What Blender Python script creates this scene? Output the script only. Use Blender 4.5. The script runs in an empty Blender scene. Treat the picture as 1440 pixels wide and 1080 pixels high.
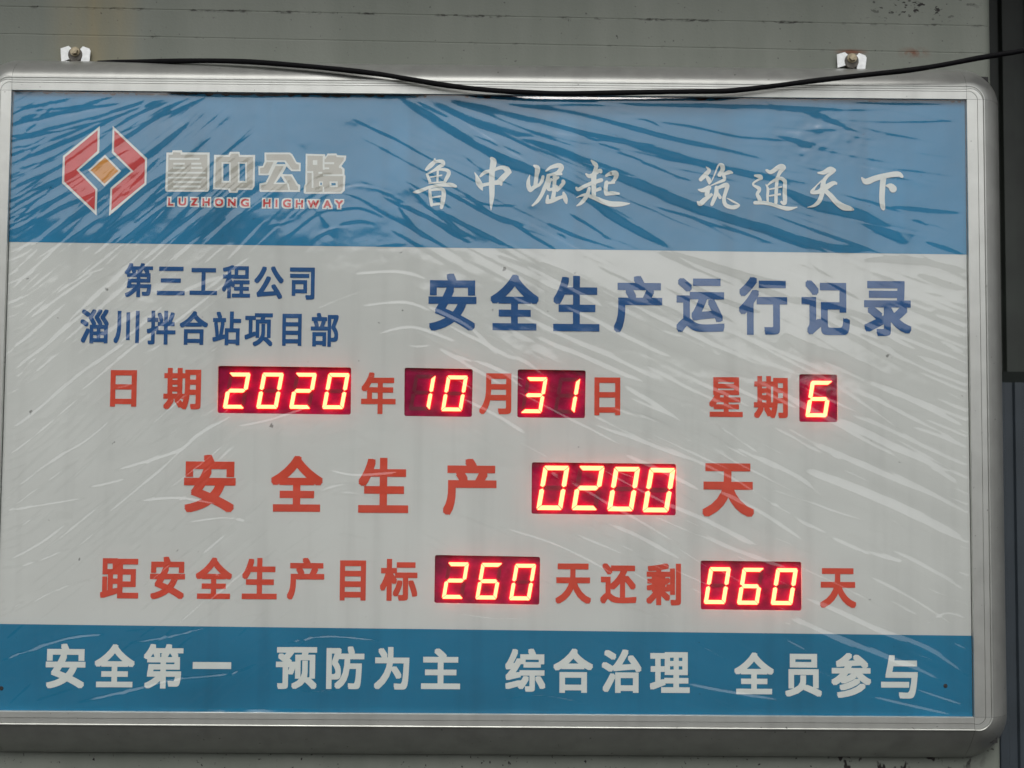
import bpy, math, random
import numpy as np
from mathutils import Vector, Matrix
from mathutils.geometry import tessellate_polygon

R = math.radians
scene = bpy.context.scene
COL = scene.collection

# ------------------------------------------------------------------ camera
CAM = np.array([0.02236, -2.15463, -0.1052])
YAW, PITCH, ROLL = -0.0075, 0.06102, 0.00771
FPX = 1900.0                                     # focal length in pixels of the 1440 wide photograph
cy, sy, cp, sp = math.cos(YAW), math.sin(YAW), math.cos(PITCH), math.sin(PITCH)
FWD = np.array([-sy*cp, cy*cp, sp]); RT0 = np.array([cy, sy, 0.0]); UP0 = np.cross(RT0, FWD)
RT = RT0*math.cos(ROLL) + UP0*math.sin(ROLL)
UP = UP0*math.cos(ROLL) - RT0*math.sin(ROLL)
camd = bpy.data.cameras.new("camera"); cam = bpy.data.objects.new("camera", camd); COL.objects.link(cam)
camd.sensor_width = 36.0; camd.lens = 36.0*FPX/1440.0
camd.clip_start = 0.05; camd.clip_end = 3000.0
camd.dof.use_dof = True; camd.dof.focus_distance = 2.10; camd.dof.aperture_fstop = 4.0
cam.matrix_world = Matrix(((RT[0], UP[0], -FWD[0], CAM[0]), (RT[1], UP[1], -FWD[1], CAM[1]),
                           (RT[2], UP[2], -FWD[2], CAM[2]), (0, 0, 0, 1)))
scene.camera = cam

# ------------------------------------------------------------------ sky and sun (overcast)
SUN_EL, SUN_AZ = R(52), R(186)
world = bpy.data.worlds.new("World"); scene.world = world; world.use_nodes = True
nt = world.node_tree; nt.nodes.clear()
sky = nt.nodes.new("ShaderNodeTexSky"); sky.sky_type = 'NISHITA'; sky.sun_disc = False
sky.sun_elevation = SUN_EL; sky.sun_rotation = SUN_AZ
sky.air_density = 1.0; sky.dust_density = 4.0; sky.ozone_density = 1.0
hs = nt.nodes.new("ShaderNodeHueSaturation"); hs.inputs['Saturation'].default_value = 0.10
bg = nt.nodes.new("ShaderNodeBackground"); bg.inputs['Strength'].default_value = 0.10
wo = nt.nodes.new("ShaderNodeOutputWorld")
nt.links.new(sky.outputs[0], hs.inputs['Color']); nt.links.new(hs.outputs[0], bg.inputs['Color'])
nt.links.new(bg.outputs[0], wo.inputs['Surface'])
sd = bpy.data.lights.new("sun", 'SUN'); sd.energy = 0.8; sd.angle = R(35); sd.color = (1.0, 0.97, 0.92)
sun = bpy.data.objects.new("sun", sd); COL.objects.link(sun)
sdir = Vector((math.sin(SUN_AZ)*math.cos(SUN_EL), math.cos(SUN_AZ)*math.cos(SUN_EL), math.sin(SUN_EL)))
sun.rotation_euler = sdir.to_track_quat('Z', 'Y').to_euler()
scene.view_settings.view_transform = 'Standard'; scene.view_settings.look = 'None'
scene.view_settings.gamma = 1.0; scene.view_settings.use_curve_mapping = False
scene.view_settings.exposure = 0.56

# ------------------------------------------------------------------ helpers
def bp(px, py, Y=0.0):
    """point of the plane y = Y seen at pixel (px, py) of the photograph"""
    d = FWD + RT*((px-720)/FPX) - UP*((py-540)/FPX)
    return CAM + d*((Y-CAM[1])/d[1])

def to_px(P):
    d = P - CAM; z = d@FWD
    return 720+FPX*(d@RT)/z, 540-FPX*(d@UP)/z

def link(name, me, mat=None, parent=None, smooth=False):
    o = bpy.data.objects.new(name, me); COL.objects.link(o)
    if mat: me.materials.append(mat)
    if parent: o.parent = parent
    if smooth: me.polygons.foreach_set("use_smooth", [True]*len(me.polygons))
    return o

def mesh(name, V, F, mat=None, parent=None, smooth=False):
    me = bpy.data.meshes.new(name)
    me.from_pydata([tuple(map(float, v)) for v in V], [], [tuple(f) for f in F]); me.update()
    return link(name, me, mat, parent, smooth)

def empty(name, label, cat, loc=(0, 0, 0), group=None):
    o = bpy.data.objects.new(name, None); COL.objects.link(o); o.empty_display_size = 0.05
    o.location = loc; tag(o, label, cat, group); return o

def tag(o, label, cat, group=None):
    o['label'] = label; o['category'] = cat
    if group: o['group'] = group
    return o

class MB:
    def __init__(s): s.V = []; s.F = []
    def add(s, V, F):
        n = len(s.V); s.V += [tuple(map(float, v)) for v in V]; s.F += [tuple(i+n for i in f) for f in F]
    def box(s, a, b):
        x0, y0, z0 = a; x1, y1, z1 = b
        s.add([(x0,y0,z0),(x1,y0,z0),(x1,y1,z0),(x0,y1,z0),(x0,y0,z1),(x1,y0,z1),(x1,y1,z1),(x0,y1,z1)],
              [(0,3,2,1),(4,5,6,7),(0,1,5,4),(1,2,6,5),(2,3,7,6),(3,0,4,7)])
    def cyl(s, c, axis_len, r0, r1, n=24, ry=1.0, ang=0.0):
        """cylinder along -y from c"""
        V = []
        for k in range(n):
            a = 2*math.pi*k/n+ang; V.append((c[0]+r0*math.cos(a), c[1], c[2]+r0*math.sin(a)*ry))
        for k in range(n):
            a = 2*math.pi*k/n+ang; V.append((c[0]+r1*math.cos(a), c[1]-axis_len, c[2]+r1*math.sin(a)*ry))
        F = [(k, (k+1) % n, n+(k+1) % n, n+k) for k in range(n)]+[tuple(range(n, 2*n))]
        s.add(V, F)
    def poly(s, loops, y, thick=None):
        """filled polygon (outer loop + holes) of (x, z) points facing -y, optional thickness towards +y"""
        flat = [p for l in loops for p in l]
        tris = tessellate_polygon([[Vector((p[0], p[1], 0)) for p in l] for l in loops])
        V = [(p[0], y, p[1]) for p in flat]; F = []
        for t in tris:
            a, b, c = [flat[i] for i in t]
            cr = (b[0]-a[0])*(c[1]-a[1])-(b[1]-a[1])*(c[0]-a[0])
            if abs(cr) < 1e-14: continue
            F.append(tuple(t) if cr > 0 else (t[0], t[2], t[1]))
        s.add(V, F)
        if thick:
            for l in loops:
                n = len(l)
                W = [(p[0], y, p[1]) for p in l]+[(p[0], y+thick, p[1]) for p in l]
                s.add(W, [(k, n+k, n+(k+1) % n, (k+1) % n) for k in range(n)])
    def build(s, name, mat, parent=None, smooth=False): return mesh(name, s.V, s.F, mat, parent, smooth)

def mat(name):
    m = bpy.data.materials.new(name); m.use_nodes = True
    return m, m.node_tree, m.node_tree.nodes["Principled BSDF"]

def simple(name, col, rough=0.5, metal=0.0, spec=0.5, noise=0.0, nscale=40.0, bump=0.0, bscale=300.0, dirt=0.0, specks=0.0, sscale=120.0):
    m, t, b = mat(name)
    b.inputs['Base Color'].default_value = (*col, 1); b.inputs['Roughness'].default_value = rough
    b.inputs['Metallic'].default_value = metal; b.inputs['Specular IOR Level'].default_value = spec
    tc = t.nodes.new("ShaderNodeTexCoord")
    if noise:
        n = t.nodes.new("ShaderNodeTexNoise"); n.inputs['Scale'].default_value = nscale; n.inputs['Detail'].default_value = 6
        r = t.nodes.new("ShaderNodeMapRange"); r.inputs['From Min'].default_value = 0.3; r.inputs['From Max'].default_value = 0.7
        r.inputs['To Min'].default_value = 1-noise; r.inputs['To Max'].default_value = 1+noise
        v = t.nodes.new("ShaderNodeVectorMath"); v.operation = 'SCALE'; v.inputs[0].default_value = col
        t.links.new(tc.outputs['Object'], n.inputs['Vector']); t.links.new(n.outputs['Fac'], r.inputs['Value'])
        fac = r.outputs[0]
        def mask(scale, sc, a, c, amt, det=3):
            nonlocal fac
            mp = t.nodes.new("ShaderNodeMapping"); mp.inputs['Scale'].default_value = sc; t.links.new(tc.outputs['Object'], mp.inputs['Vector'])
            q = t.nodes.new("ShaderNodeTexNoise"); q.inputs['Scale'].default_value = scale; q.inputs['Detail'].default_value = det
            t.links.new(mp.outputs[0], q.inputs['Vector'])
            k = t.nodes.new("ShaderNodeMapRange"); k.inputs['From Min'].default_value = a; k.inputs['From Max'].default_value = c
            k.inputs['To Min'].default_value = 1.0; k.inputs['To Max'].default_value = 1-amt; t.links.new(q.outputs['Fac'], k.inputs['Value'])
            x_ = t.nodes.new("ShaderNodeMath"); x_.operation = 'MULTIPLY'; t.links.new(fac, x_.inputs[0]); t.links.new(k.outputs[0], x_.inputs[1]); fac = x_.outputs[0]
        if dirt: mask(22, (1, 1, .07), 0.52, 0.72, dirt, 5)
        if specks: mask(sscale, (1, 1, 1), 0.73, 0.77, specks, 2)
        t.links.new(fac, v.inputs['Scale']); t.links.new(v.outputs[0], b.inputs['Base Color'])
    if bump:
        n2 = t.nodes.new("ShaderNodeTexNoise"); n2.inputs['Scale'].default_value = bscale; n2.inputs['Detail'].default_value = 4
        bm = t.nodes.new("ShaderNodeBump"); bm.inputs['Strength'].default_value = bump; bm.inputs['Distance'].default_value = 0.001
        t.links.new(tc.outputs['Object'], n2.inputs['Vector']); t.links.new(n2.outputs['Fac'], bm.inputs['Height'])
        t.links.new(bm.outputs[0], b.inputs['Normal'])
    return m

# ------------------------------------------------------------------ materials
M = {}
M['white'] = simple('printed_white', (0.575, 0.59, 0.57), 0.55, spec=0.3, noise=0.05, nscale=3.5, dirt=0.10, specks=0.6, sscale=60)
M['header'] = simple('printed_header_blue', (0.012, 0.185, 0.355), 0.5, spec=0.3, noise=0.16, nscale=5, dirt=0.15, specks=0.4)
M['footer'] = simple('printed_footer_blue', (0.006, 0.158, 0.290), 0.5, spec=0.3, noise=0.12, nscale=5, dirt=0.12, specks=0.4)
M['navy'] = simple('printed_navy', (0.010, 0.078, 0.235), 0.5, spec=0.3, noise=0.12, nscale=25)
M['red'] = simple('printed_red', (0.60, 0.066, 0.034), 0.5, spec=0.3, noise=0.08, nscale=25)
M['letter_white'] = simple('printed_letter_white', (0.66, 0.69, 0.66), 0.5, spec=0.3, noise=0.03)
M['letter_beige'] = simple('printed_letter_beige', (0.43, 0.42, 0.37), 0.5, spec=0.3, noise=0.06)
M['emblem_red'] = simple('printed_emblem_red', (0.56, 0.055, 0.055), 0.5, spec=0.3, noise=0.06)
M['emblem_orange'] = simple('printed_emblem_orange', (0.60, 0.26, 0.05), 0.5, spec=0.3, noise=0.06)
M['alu'] = simple('satin_aluminium', (0.61, 0.62, 0.59), 0.36, metal=0.82, noise=0.06, nscale=30, bump=0.12, bscale=500, dirt=0.10, specks=0.75, sscale=140)
M['alu_corner'] = simple('cast_corner_grey', (0.59, 0.60, 0.57), 0.40, metal=0.80, noise=0.06, nscale=30, bump=0.14, bscale=700, dirt=0.08, specks=0.6, sscale=160)
M['alu_shaded'] = simple('shade_darkened_aluminium', (0.29, 0.295, 0.28), 0.40, metal=0.5, noise=0.08, nscale=30, bump=0.10, bscale=400, dirt=0.15, specks=0.6, sscale=140)  # frame metal coloured darker to paint the shade on its rounded back
M['gap'] = simple('dark_gap', (0.02, 0.02, 0.02), 0.8)
M['cable'] = simple('black_rubber', (0.005, 0.005, 0.006), 0.7, spec=0.10, noise=0.2, nscale=60)
M['bracket'] = simple('bright_galvanised', (0.86, 0.88, 0.88), 0.35, metal=0.15, noise=0.12, nscale=120, bump=0.3)
M['washer'] = simple('dark_washer', (0.10, 0.09, 0.075), 0.6, noise=0.4, nscale=150)
M['bolt'] = simple('dull_brassy_bolt', (0.34, 0.29, 0.20), 0.45, metal=0.6, noise=0.3, nscale=200)
M['screw'] = simple('dark_screw', (0.02, 0.015, 0.015), 0.6)
M['eave'] = simple('eave_grey', (0.05, 0.05, 0.048), 0.8, noise=0.1)
M['ground'] = simple('yard_concrete', (0.035, 0.034, 0.031), 0.9, noise=0.25, nscale=1.5)
M['added_skyline'] = simple('added_skyline_green', (0.035, 0.045, 0.03), 1.0, noise=0.3, nscale=0.02)
M['panel'] = simple('red_filter_panel', (0.23, 0.003, 0.045), 0.4, spec=0.12, noise=0.35, nscale=55)
M['seg_off'] = simple('segment_unlit', (0.13, 0.006, 0.025), 0.4, spec=0.4)

def m_seg():
    m, t, b = mat('segment_lit'); t.nodes.remove(b)
    e = t.nodes.new("ShaderNodeEmission"); e.inputs['Color'].default_value = (1.0, 0.112, 0.048, 1); e.inputs['Strength'].default_value = 7.6
    t.links.new(e.outputs[0], t.nodes['Material Output'].inputs['Surface']); return m
M['seg_on'] = m_seg()

def m_film():
    m, t, b = mat('clear_plastic_film'); t.nodes.remove(b)
    tr = t.nodes.new("ShaderNodeBsdfTransparent"); tr.inputs[0].default_value = (0.965, 0.97, 0.965, 1)
    gl = t.nodes.new("ShaderNodeBsdfGlossy"); gl.inputs['Roughness'].default_value = 0.095
    gl.inputs['Color'].default_value = (1, 1, 1, 1)
    fr = t.nodes.new("ShaderNodeFresnel"); ge = t.nodes.new("ShaderNodeNewGeometry"); mr = t.nodes.new("ShaderNodeMapRange")
    mr.inputs['To Min'].default_value = 1.5; mr.inputs['To Max'].default_value = 1/1.5   # the same thin sheet from either side
    t.links.new(ge.outputs['Backfacing'], mr.inputs['Value']); t.links.new(mr.outputs[0], fr.inputs['IOR'])
    mu = t.nodes.new("ShaderNodeMath"); mu.operation = 'MULTIPLY'; mu.inputs[1].default_value = 2.4; mu.use_clamp = True
    tc = t.nodes.new("ShaderNodeTexCoord"); n = t.nodes.new("ShaderNodeTexNoise"); n.inputs['Scale'].default_value = 90
    n.inputs['Detail'].default_value = 5; n.inputs['Distortion'].default_value = 0.6
    bm = t.nodes.new("ShaderNodeBump"); bm.inputs['Strength'].default_value = 0.045; bm.inputs['Distance'].default_value = 0.001
    t.links.new(tc.outputs['Object'], n.inputs['Vector']); t.links.new(n.outputs['Fac'], bm.inputs['Height'])
    t.links.new(bm.outputs[0], gl.inputs['Normal'])
    mx = t.nodes.new("ShaderNodeMixShader")
    t.links.new(fr.outputs[0], mu.inputs[0]); t.links.new(mu.outputs[0], mx.inputs[0])
    t.links.new(tr.outputs[0], mx.inputs[1]); t.links.new(gl.outputs[0], mx.inputs[2])
    t.links.new(mx.outputs[0], t.nodes['Material Output'].inputs['Surface']); return m
M['film'] = m_film()

# ------------------------------------------------------------------ wall behind the sign
YW = 0.056                                            # wall plane
A1, B1 = bp(0, 9, YW), bp(1340, 36, YW)               # upper crease
A2, B2 = bp(0, 47.5, YW), bp(1192, 73, YW)            # lower crease
SL = (B1[2]-A1[2])/(B1[0]-A1[0])                      # the wall's courses run slightly off the sign's level
ZC1, ZC2 = A1[2]-SL*A1[0], A2[2]-SL*A2[0]

def m_wall():
    m, t, b = mat('painted_steel_wall')
    L, N = t.links.new, t.nodes.new
    def math_(op, a, c=None, clamp=False):
        n = N("ShaderNodeMath"); n.operation = op; n.use_clamp = clamp
        for i, v in enumerate((a, c)):
            if v is None: continue
            if isinstance(v, (int, float)): n.inputs[i].default_value = v
            else: L(v, n.inputs[i])
        return n.outputs[0]
    def noise(scale, detail=5, sc=(1, 1, 1), dist=0.0):
        mp = N("ShaderNodeMapping"); mp.inputs['Scale'].default_value = sc; L(tc.outputs['Object'], mp.inputs['Vector'])
        n = N("ShaderNodeTexNoise"); n.inputs['Scale'].default_value = scale; n.inputs['Detail'].default_value = detail
        n.inputs['Distortion'].default_value = dist
        L(mp.outputs[0], n.inputs['Vector']); return n.outputs['Fac']
    def ramp(v, a, c, lo=0.0, hi=1.0):
        n = N("ShaderNodeMapRange"); n.inputs['From Min'].default_value = a; n.inputs['From Max'].default_value = c
        n.inputs['To Min'].default_value = lo; n.inputs['To Max'].default_value = hi; L(v, n.inputs['Value']); return n.outputs[0]
    tc = N("ShaderNodeTexCoord"); se = N("ShaderNodeSeparateXYZ"); L(tc.outputs['Object'], se.inputs[0])
    x, z = se.outputs['X'], se.outputs['Z']
    zz = math_('SUBTRACT', z, math_('MULTIPLY', x, SL))
    def near(v, c, w): return math_('SUBTRACT', 1.0, math_('DIVIDE', math_('ABSOLUTE', math_('SUBTRACT', v, c)), w), clamp=True)
    # flaked paint along the creases, denser towards the right
    l1, l2 = near(zz, ZC1, 0.0030), near(zz, ZC2, 0.0030)
    brk = ramp(noise(26, 3, (1, 1, .3)), 0.46, 0.60)
    brk2 = ramp(noise(17, 3, (1, 1, .3)), 0.56, 0.66)
    fl = ramp(noise(330, 3, (0.35, 1, 1)), 0.42, 0.60)
    line = math_('MULTIPLY', math_('ADD', math_('MULTIPLY', math_('POWER', l1, .6), brk), math_('MULTIPLY', math_('POWER', l2, .6), brk2)), fl)
    # loose specks: a cloud at the upper right, a few elsewhere, and below the sign
    px = lambda u, v: bp(u, v, YW)
    cl = math_('MULTIPLY', near(x, px(1290, 0)[0], 0.12), near(z, px(1290, 6)[2], 0.040))
    lowz = near(z, px(1240, 1068)[2], 0.035)
    lowb = math_('MULTIPLY', near(x, px(1250, 0)[0], 0.16), lowz)
    spk = ramp(noise(170, 2), 0.725, 0.76)
    thr = ramp(noise(150, 2, (.6, 1, 1)), 0.61, 0.66)
    thr2 = ramp(noise(75, 2, (1, 1, .6)), 0.56, 0.61)
    spots = math_('ADD', math_('MULTIPLY', ramp(cl, 0.05, .5), thr), math_('MULTIPLY', ramp(lowb, 0.05, .3), thr2))
    spots = math_('ADD', spots, math_('MULTIPLY', spk, 0.7), clamp=True)
    spots = math_('ADD', spots, math_('MULTIPLY', ramp(lowz, 0, .3), ramp(noise(150, 2), 0.69, 0.73)), clamp=True)
    dark = math_('ADD', line, spots, clamp=True)
    base = N("ShaderNodeMix"); base.data_type = 'RGBA'
    base.inputs[6].default_value = (0.165, 0.182, 0.155, 1); base.inputs[7].default_value = (0.200, 0.216, 0.187, 1)
    L(ramp(noise(6, 6, (3, 1, .5)), 0.3, 0.7), base.inputs[0])
    # brown run mark above the left bracket and rust by the right one
    st = math_('MULTIPLY', near(x, px(132, 0)[0], 0.085), ramp(noise(9, 4, (2, 1, .3)), 0.25, 0.65))
    st = math_('MULTIPLY', st, math_('MULTIPLY', ramp(z, 0.3, 0.5), 0.95))
    c2 = N("ShaderNodeMix"); c2.data_type = 'RGBA'; L(st, c2.inputs[0]); L(base.outputs[2], c2.inputs[6]); c2.inputs[7].default_value = (0.27, 0.225, 0.12, 1)
    rs = math_('MULTIPLY', math_('MULTIPLY', near(x, px(1285, 0)[0], 0.03), near(z, px(1285, 74)[2], 0.011)), ramp(noise(90, 4), .4, .55))
    rs2 = math_('MULTIPLY', math_('MULTIPLY', near(x, px(1196, 0)[0], 0.03), near(z, px(1196, 73)[2], 0.006)), 1.5)
    c3 = N("ShaderNodeMix"); c3.data_type = 'RGBA'; L(math_('ADD', rs, rs2, clamp=True), c3.inputs[0]); L(c2.outputs[2], c3.inputs[6]); c3.inputs[7].default_value = (0.16, 0.065, 0.035, 1)
    c4 = N("ShaderNodeMix"); c4.data_type = 'RGBA'; L(dark, c4.inputs[0]); L(c3.outputs[2], c4.inputs[6]); c4.inputs[7].default_value = (0.015, 0.013, 0.012, 1)
    L(c4.outputs[2], b.inputs['Base Color'])
    b.inputs['Roughness'].default_value = 0.62; b.inputs['Specular IOR Level'].default_value = 0.35
    bm = N("ShaderNodeBump"); bm.inputs['Strength'].default_value = 0.35; bm.inputs['Distance'].default_value = 0.001
    L(math_('SUBTRACT', noise(260, 3), math_('MULTIPLY', dark, 0.8)), bm.inputs['Height']); L(bm.outputs[0], b.inputs['Normal'])
    return m

def build_wall():
    ZT, ZB = 1.185, -1.85
    XL = -3.2; XR = bp(1399, 300, YW)[0]
    zs = [ZB]
    cr = [ZC1, ZC2]
    # shallow pressed creases at a regular spacing down the wall; two of them clear the sign's top
    z = ZC2-0.46
    for c in sorted([ZC1, ZC2, ZC1+0.40, ZC2-0.46*1, ZC2-0.46*1-.047, ZC2-1.27, ZC2-1.27-.047, ZC2-1.9]):
        zs += [c-0.0016, c, c+0.0016]; cr.append(c)
    zs.append(ZT); zs = sorted(zs)
    prof = []
    rr = 0.016
    for k in range(9):
        a = k/8*math.pi/2
        prof.append((XR-rr+rr*math.sin(a), YW+rr-rr*math.cos(a)))
    xs = [(XL, YW)] + [(XL+(XR-rr-XL)*k/6, YW) for k in range(1, 6)] + prof + [(XR, YW+0.32)]
    V, F = [], []
    for z in zs:
        dip = 0.0006 if any(abs(z-c) < 1e-6 for c in cr) else 0.0
        for (x, y) in xs:
            V.append((x, y+dip, z+SL*x if abs(z) < 1.5 else z))
    n = len(xs)
    for j in range(len(zs)-1):
        for i in range(n-1):
            F.append((j*n+i, j*n+i+1, (j+1)*n+i+1, (j+1)*n+i))
    w = mesh('steel_wall', V, F, m_wall())
    tag(w, 'grey painted steel wall with flaking creases behind the signboard', 'wall')
    return XR
XR = build_wall()

# ------------------------------------------------------------------ dark recess at the right of the wall
def build_recess():
    Yp = YW+0.20
    zsplit = bp(1425, 538, Yp)[2]
    lo = simple('blue_grey_sheet', (0.030, 0.040, 0.050), 0.5, noise=0.12, nscale=12)
    up = simple('dark_olive_sheet', (0.026, 0.032, 0.027), 0.55, noise=0.35, nscale=9)
    def ribbed(name, x0, x1, z0, z1, y, m, label, step=0.030, depth=0.006):
        V, F = [], []; k = 0; x = x0; pts = []
        while x < x1:
            for dx, dy in ((0, 0), (step*.42, 0), (step*.5, -depth), (step*.92, -depth)): pts.append((x+dx, y+dy))
            x += step
        for z in (z0, z1): V += [(a, b_, z) for a, b_ in pts]
        n = len(pts); F = [(i, i+1, n+i+1, n+i) for i in range(n-1)]
        o = mesh(name, V, F, m); tag(o, label, 'panel'); return o
    ribbed('ribbed_panel', XR-0.05, XR+1.4, -1.9, zsplit, Yp, lo, 'dark blue-grey ribbed sheet right of the wall edge, below the sill', 0.034)
    ribbed('ribbed_panel', XR-0.05, XR+1.4, zsplit+0.025, 1.175, Yp+0.10, up, 'blackish green ribbed sheet right of the wall edge, above the sill', 0.05, .012)
    s = MB(); s.box((XR-0.05, Yp+0.004, zsplit-0.02), (XR+1.4, Yp+0.10, zsplit+0.02))
    tag(s.build('sill', simple('sill_black', (0.02, 0.023, 0.022), 0.9, spec=0.0)), 'thin black sill between the two dark sheets at far right', 'sill')
build_recess()

# eave over the wall, yard and an added, unseen dark skyline (what the film and the metal mirror)
e = MB(); e.box((-3.4, -0.33, 1.18), (3.4, 0.5, 1.22)); e.box((-3.4, -0.35, 1.13), (3.4, -0.33, 1.26))
o = e.build('eave', M['eave']); o['kind'] = 'structure'
GZ = -1.85
o = mesh('ground', [(-900, -900, GZ), (900, -900, GZ), (900, 900, GZ), (-900, 900, GZ)], [(0, 1, 2, 3)], M['ground']); o['kind'] = 'structure'
def build_added_skyline():  # unseen dark ridge, added and shaped for its reflection in the film
    rnd = random.Random(5); n = 260; V = []; F = []
    for k in range(n+1):
        a = math.pi + math.pi*k/n; phi = math.degrees(a-1.5*math.pi)
        q = min(1, max(0, (14-phi)/24)); q = q*q*(3-2*q)
        h = 38+38*q+2.5*math.sin(k*.41)+2.0*math.sin(k*1.13+1)+rnd.uniform(-4, 4)
        for rr, hh in ((300, 0.0), (330, h*.7), (370, h), (430, 0.0)):
            V.append((rr*math.cos(a), rr*math.sin(a), GZ-0.5+hh))
    for k in range(n):
        for j in range(3): F.append((k*4+j, k*4+j+1, k*4+5+j, k*4+4+j))
    o = mesh('added_skyline', V, F, M['added_skyline'], smooth=True); o['kind'] = 'structure'
build_added_skyline()

# ------------------------------------------------------------------ the signboard
W2, H2 = 0.77, 0.98624/2
sign = empty('signboard', 'aluminium framed safety record signboard with blue bands and red digital number displays', 'signboard', (0, 0, -H2))
def child(o, p=None):
    """keep world coordinates while parenting to the sign or one of its parts"""
    o.parent = p or sign
    o.matrix_parent_inverse = Matrix.Translation((0, 0, H2))
    return o
def sub(o, p): o.parent = p; return o

DISPLAYS = [  # rect corners TL, TR, BR, BL in photo px; digit height, digits [(char, bl_x, bl_y)]
 (((306.7,514.3),(493.9,516.7),(493.2,583.2),(305.8,580.8)), 50.6, [('2',312.8,574.3),('0',359.7,574.4),('2',406.2,574.6),('0',452.6,574.9)]),
 (((568.9,517),(664.9,518.8),(663.6,586.4),(568.4,585)), 50.2, [('1',574.4,576.8),('0',619.9,578)]),
 (((728,519.2),(823.8,520.8),(822.6,588),(727.4,587)), 50.4, [('3',732.1,580.6),('1',778.3,581.2)]),
 (((1123.8,526),(1177.5,526.6),(1177.9,593.7),(1124,593.2)), 51.0, [('6',1133.2,586.3)]),
 (((747.8,650),(950.8,652.4),(950.5,724.8),(747.4,722.6)), 62.5, [('0',754,717.2),('2',803.6,717.4),('0',853.8,718.8),('0',903.5,720.3)]),
 (((611.6,780.4),(759.6,783),(758.4,850.7),(610.6,848)), 51.2, [('2',621,842.1),('6',668.2,843),('0',715.7,844.2)]),
 (((985,788.2),(1127,790),(1127.3,859),(985.6,857.2)), 51.6, [('0',990,849.4),('6',1036.8,850.3),('0',1084.4,850.8)]),
]
YS = 0.0        # front of the printed sheet
def rounded(corners, r):
    P = [np.array(c, float) for c in corners]; out = []
    for i in range(4):
        a, b_, c = P[i-1], P[i], P[(i+1) % 4]
        u = (a-b_)/np.linalg.norm(a-b_); v = (c-b_)/np.linalg.norm(c-b_)
        for k in range(5):
            t_ = k/4; p0 = b_+u*r; p2 = b_+v*r
            out.append(tuple((1-t_)**2*p0+2*t_*(1-t_)*b_+t_*t_*p2))
    return out
def xz(u, v, Y=0.0): p = bp(u, v, Y); return (p[0], p[2])

sheet_mb = MB()
E_ = 0.004
outer = [(-W2-E_, H2+E_), (W2+E_, H2+E_), (W2+E_, -H2-E_), (-W2-E_, -H2-E_)]
holes = [rounded([xz(*c) for c in d[0]], 0.0036) for d in DISPLAYS]
sheet_mb.poly([outer]+holes, YS, 0.0035)
sheet = child(sheet_mb.build('printed_sheet', M['white']))

def flat(name, loops, y, m, par, label=None):
    b_ = MB(); b_.poly(loops, y); o = sub(b_.build(name, m), par)
    if label: o['label'] = label
    return o
hz0, hz1 = xz(12, 340.2)[1], xz(1358, 358)[1]
flat('header_band', [[(-W2-E_, H2+E_), (W2+E_, H2+E_), (W2+E_, hz1), (-W2-E_, hz0)]], YS-0.0002, M['header'], sheet)
fz0, fz1 = xz(0, 877.3)[1], xz(1367, 894)[1]
flat('footer_band', [[(-W2-E_, fz0), (W2+E_, fz1), (W2+E_, -H2-E_), (-W2-E_, -H2-E_)]], YS-0.0002, M['footer'], sheet)

# ---- lettering
_g = {}
def glyph(ch):
    if ch in _g: return _g[ch]
    c = bpy.data.curves.new("glyph", "FONT"); c.body = ch; c.fill_mode = 'FRONT'; c.resolution_u = 4
    o = bpy.data.objects.new("glyph", c); COL.objects.link(o)
    me = bpy.data.meshes.new_from_object(o.evaluated_get(bpy.context.evaluated_depsgraph_get()))
    V = np.array([v.co[:2] for v in me.vertices]); F = [tuple(p.vertices) for p in me.polygons]
    bpy.data.objects.remove(o); bpy.data.curves.remove(c); bpy.data.meshes.remove(me)
    lo, hi = V.min(0), V.max(0); V = (V-lo)/np.maximum(hi-lo, 1e-6)
    # faces wound to point along +z of the glyph (towards the camera once laid out)
    G = []
    for f in F:
        a, b_, c_ = V[f[0]], V[f[1]], V[f[2]]
        ar = sum(V[f[i-1]][0]*V[f[i]][1]-V[f[i]][0]*V[f[i-1]][1] for i in range(len(f)))
        G.append(f if ar > 0 else tuple(reversed(f)))
    _g[ch] = (V, G); return _g[ch]

def put_char(mb, ch, box, dil, y, grow=0.0, step=1.5e-5, dx_only=None):
    """lay a glyph into photo-pixel box (x0,y0,x1,y1); stroke thickened by dil px each side"""
    x0, y0, x1, y1 = box; xm, ym = (x0+x1)/2, (y0+y1)/2
    X0, X1 = bp(x0, ym)[0], bp(x1, ym)[0]; Z1, Z0 = bp(xm, y0)[2], bp(xm, y1)[2]
    k = (X1-X0)/(x1-x0); d = dil*k
    V, F = glyph(ch)
    dz = min(d, (Z1-Z0)/2*0.95)
    ix0, ix1, iz0, iz1 = X0+d, X1-d, Z0+dz, Z1-dz
    dd = d+grow*k
    offs = [(0, 0)]
    for a in ((-1, -1), (1, -1), (-1, 1), (1, 1), (0, -1), (0, 1), (-1, 0), (1, 0)): offs.append(a)
    if grow: offs += [(-.5, -1), (.5, -1), (-.5, 1), (.5, 1), (-1, .5), (-1, -.5), (1, .5), (1, -.5)]
    if dil+grow <= 0: offs = [(0, 0)]
    for i, (a, b_) in enumerate(offs):
        P = [(ix0+v[0]*(ix1-ix0)+a*dd, y-i*step, iz0+v[1]*(iz1-iz0)+b_*dd) for v in V]
        mb.add(P, F)

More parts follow.
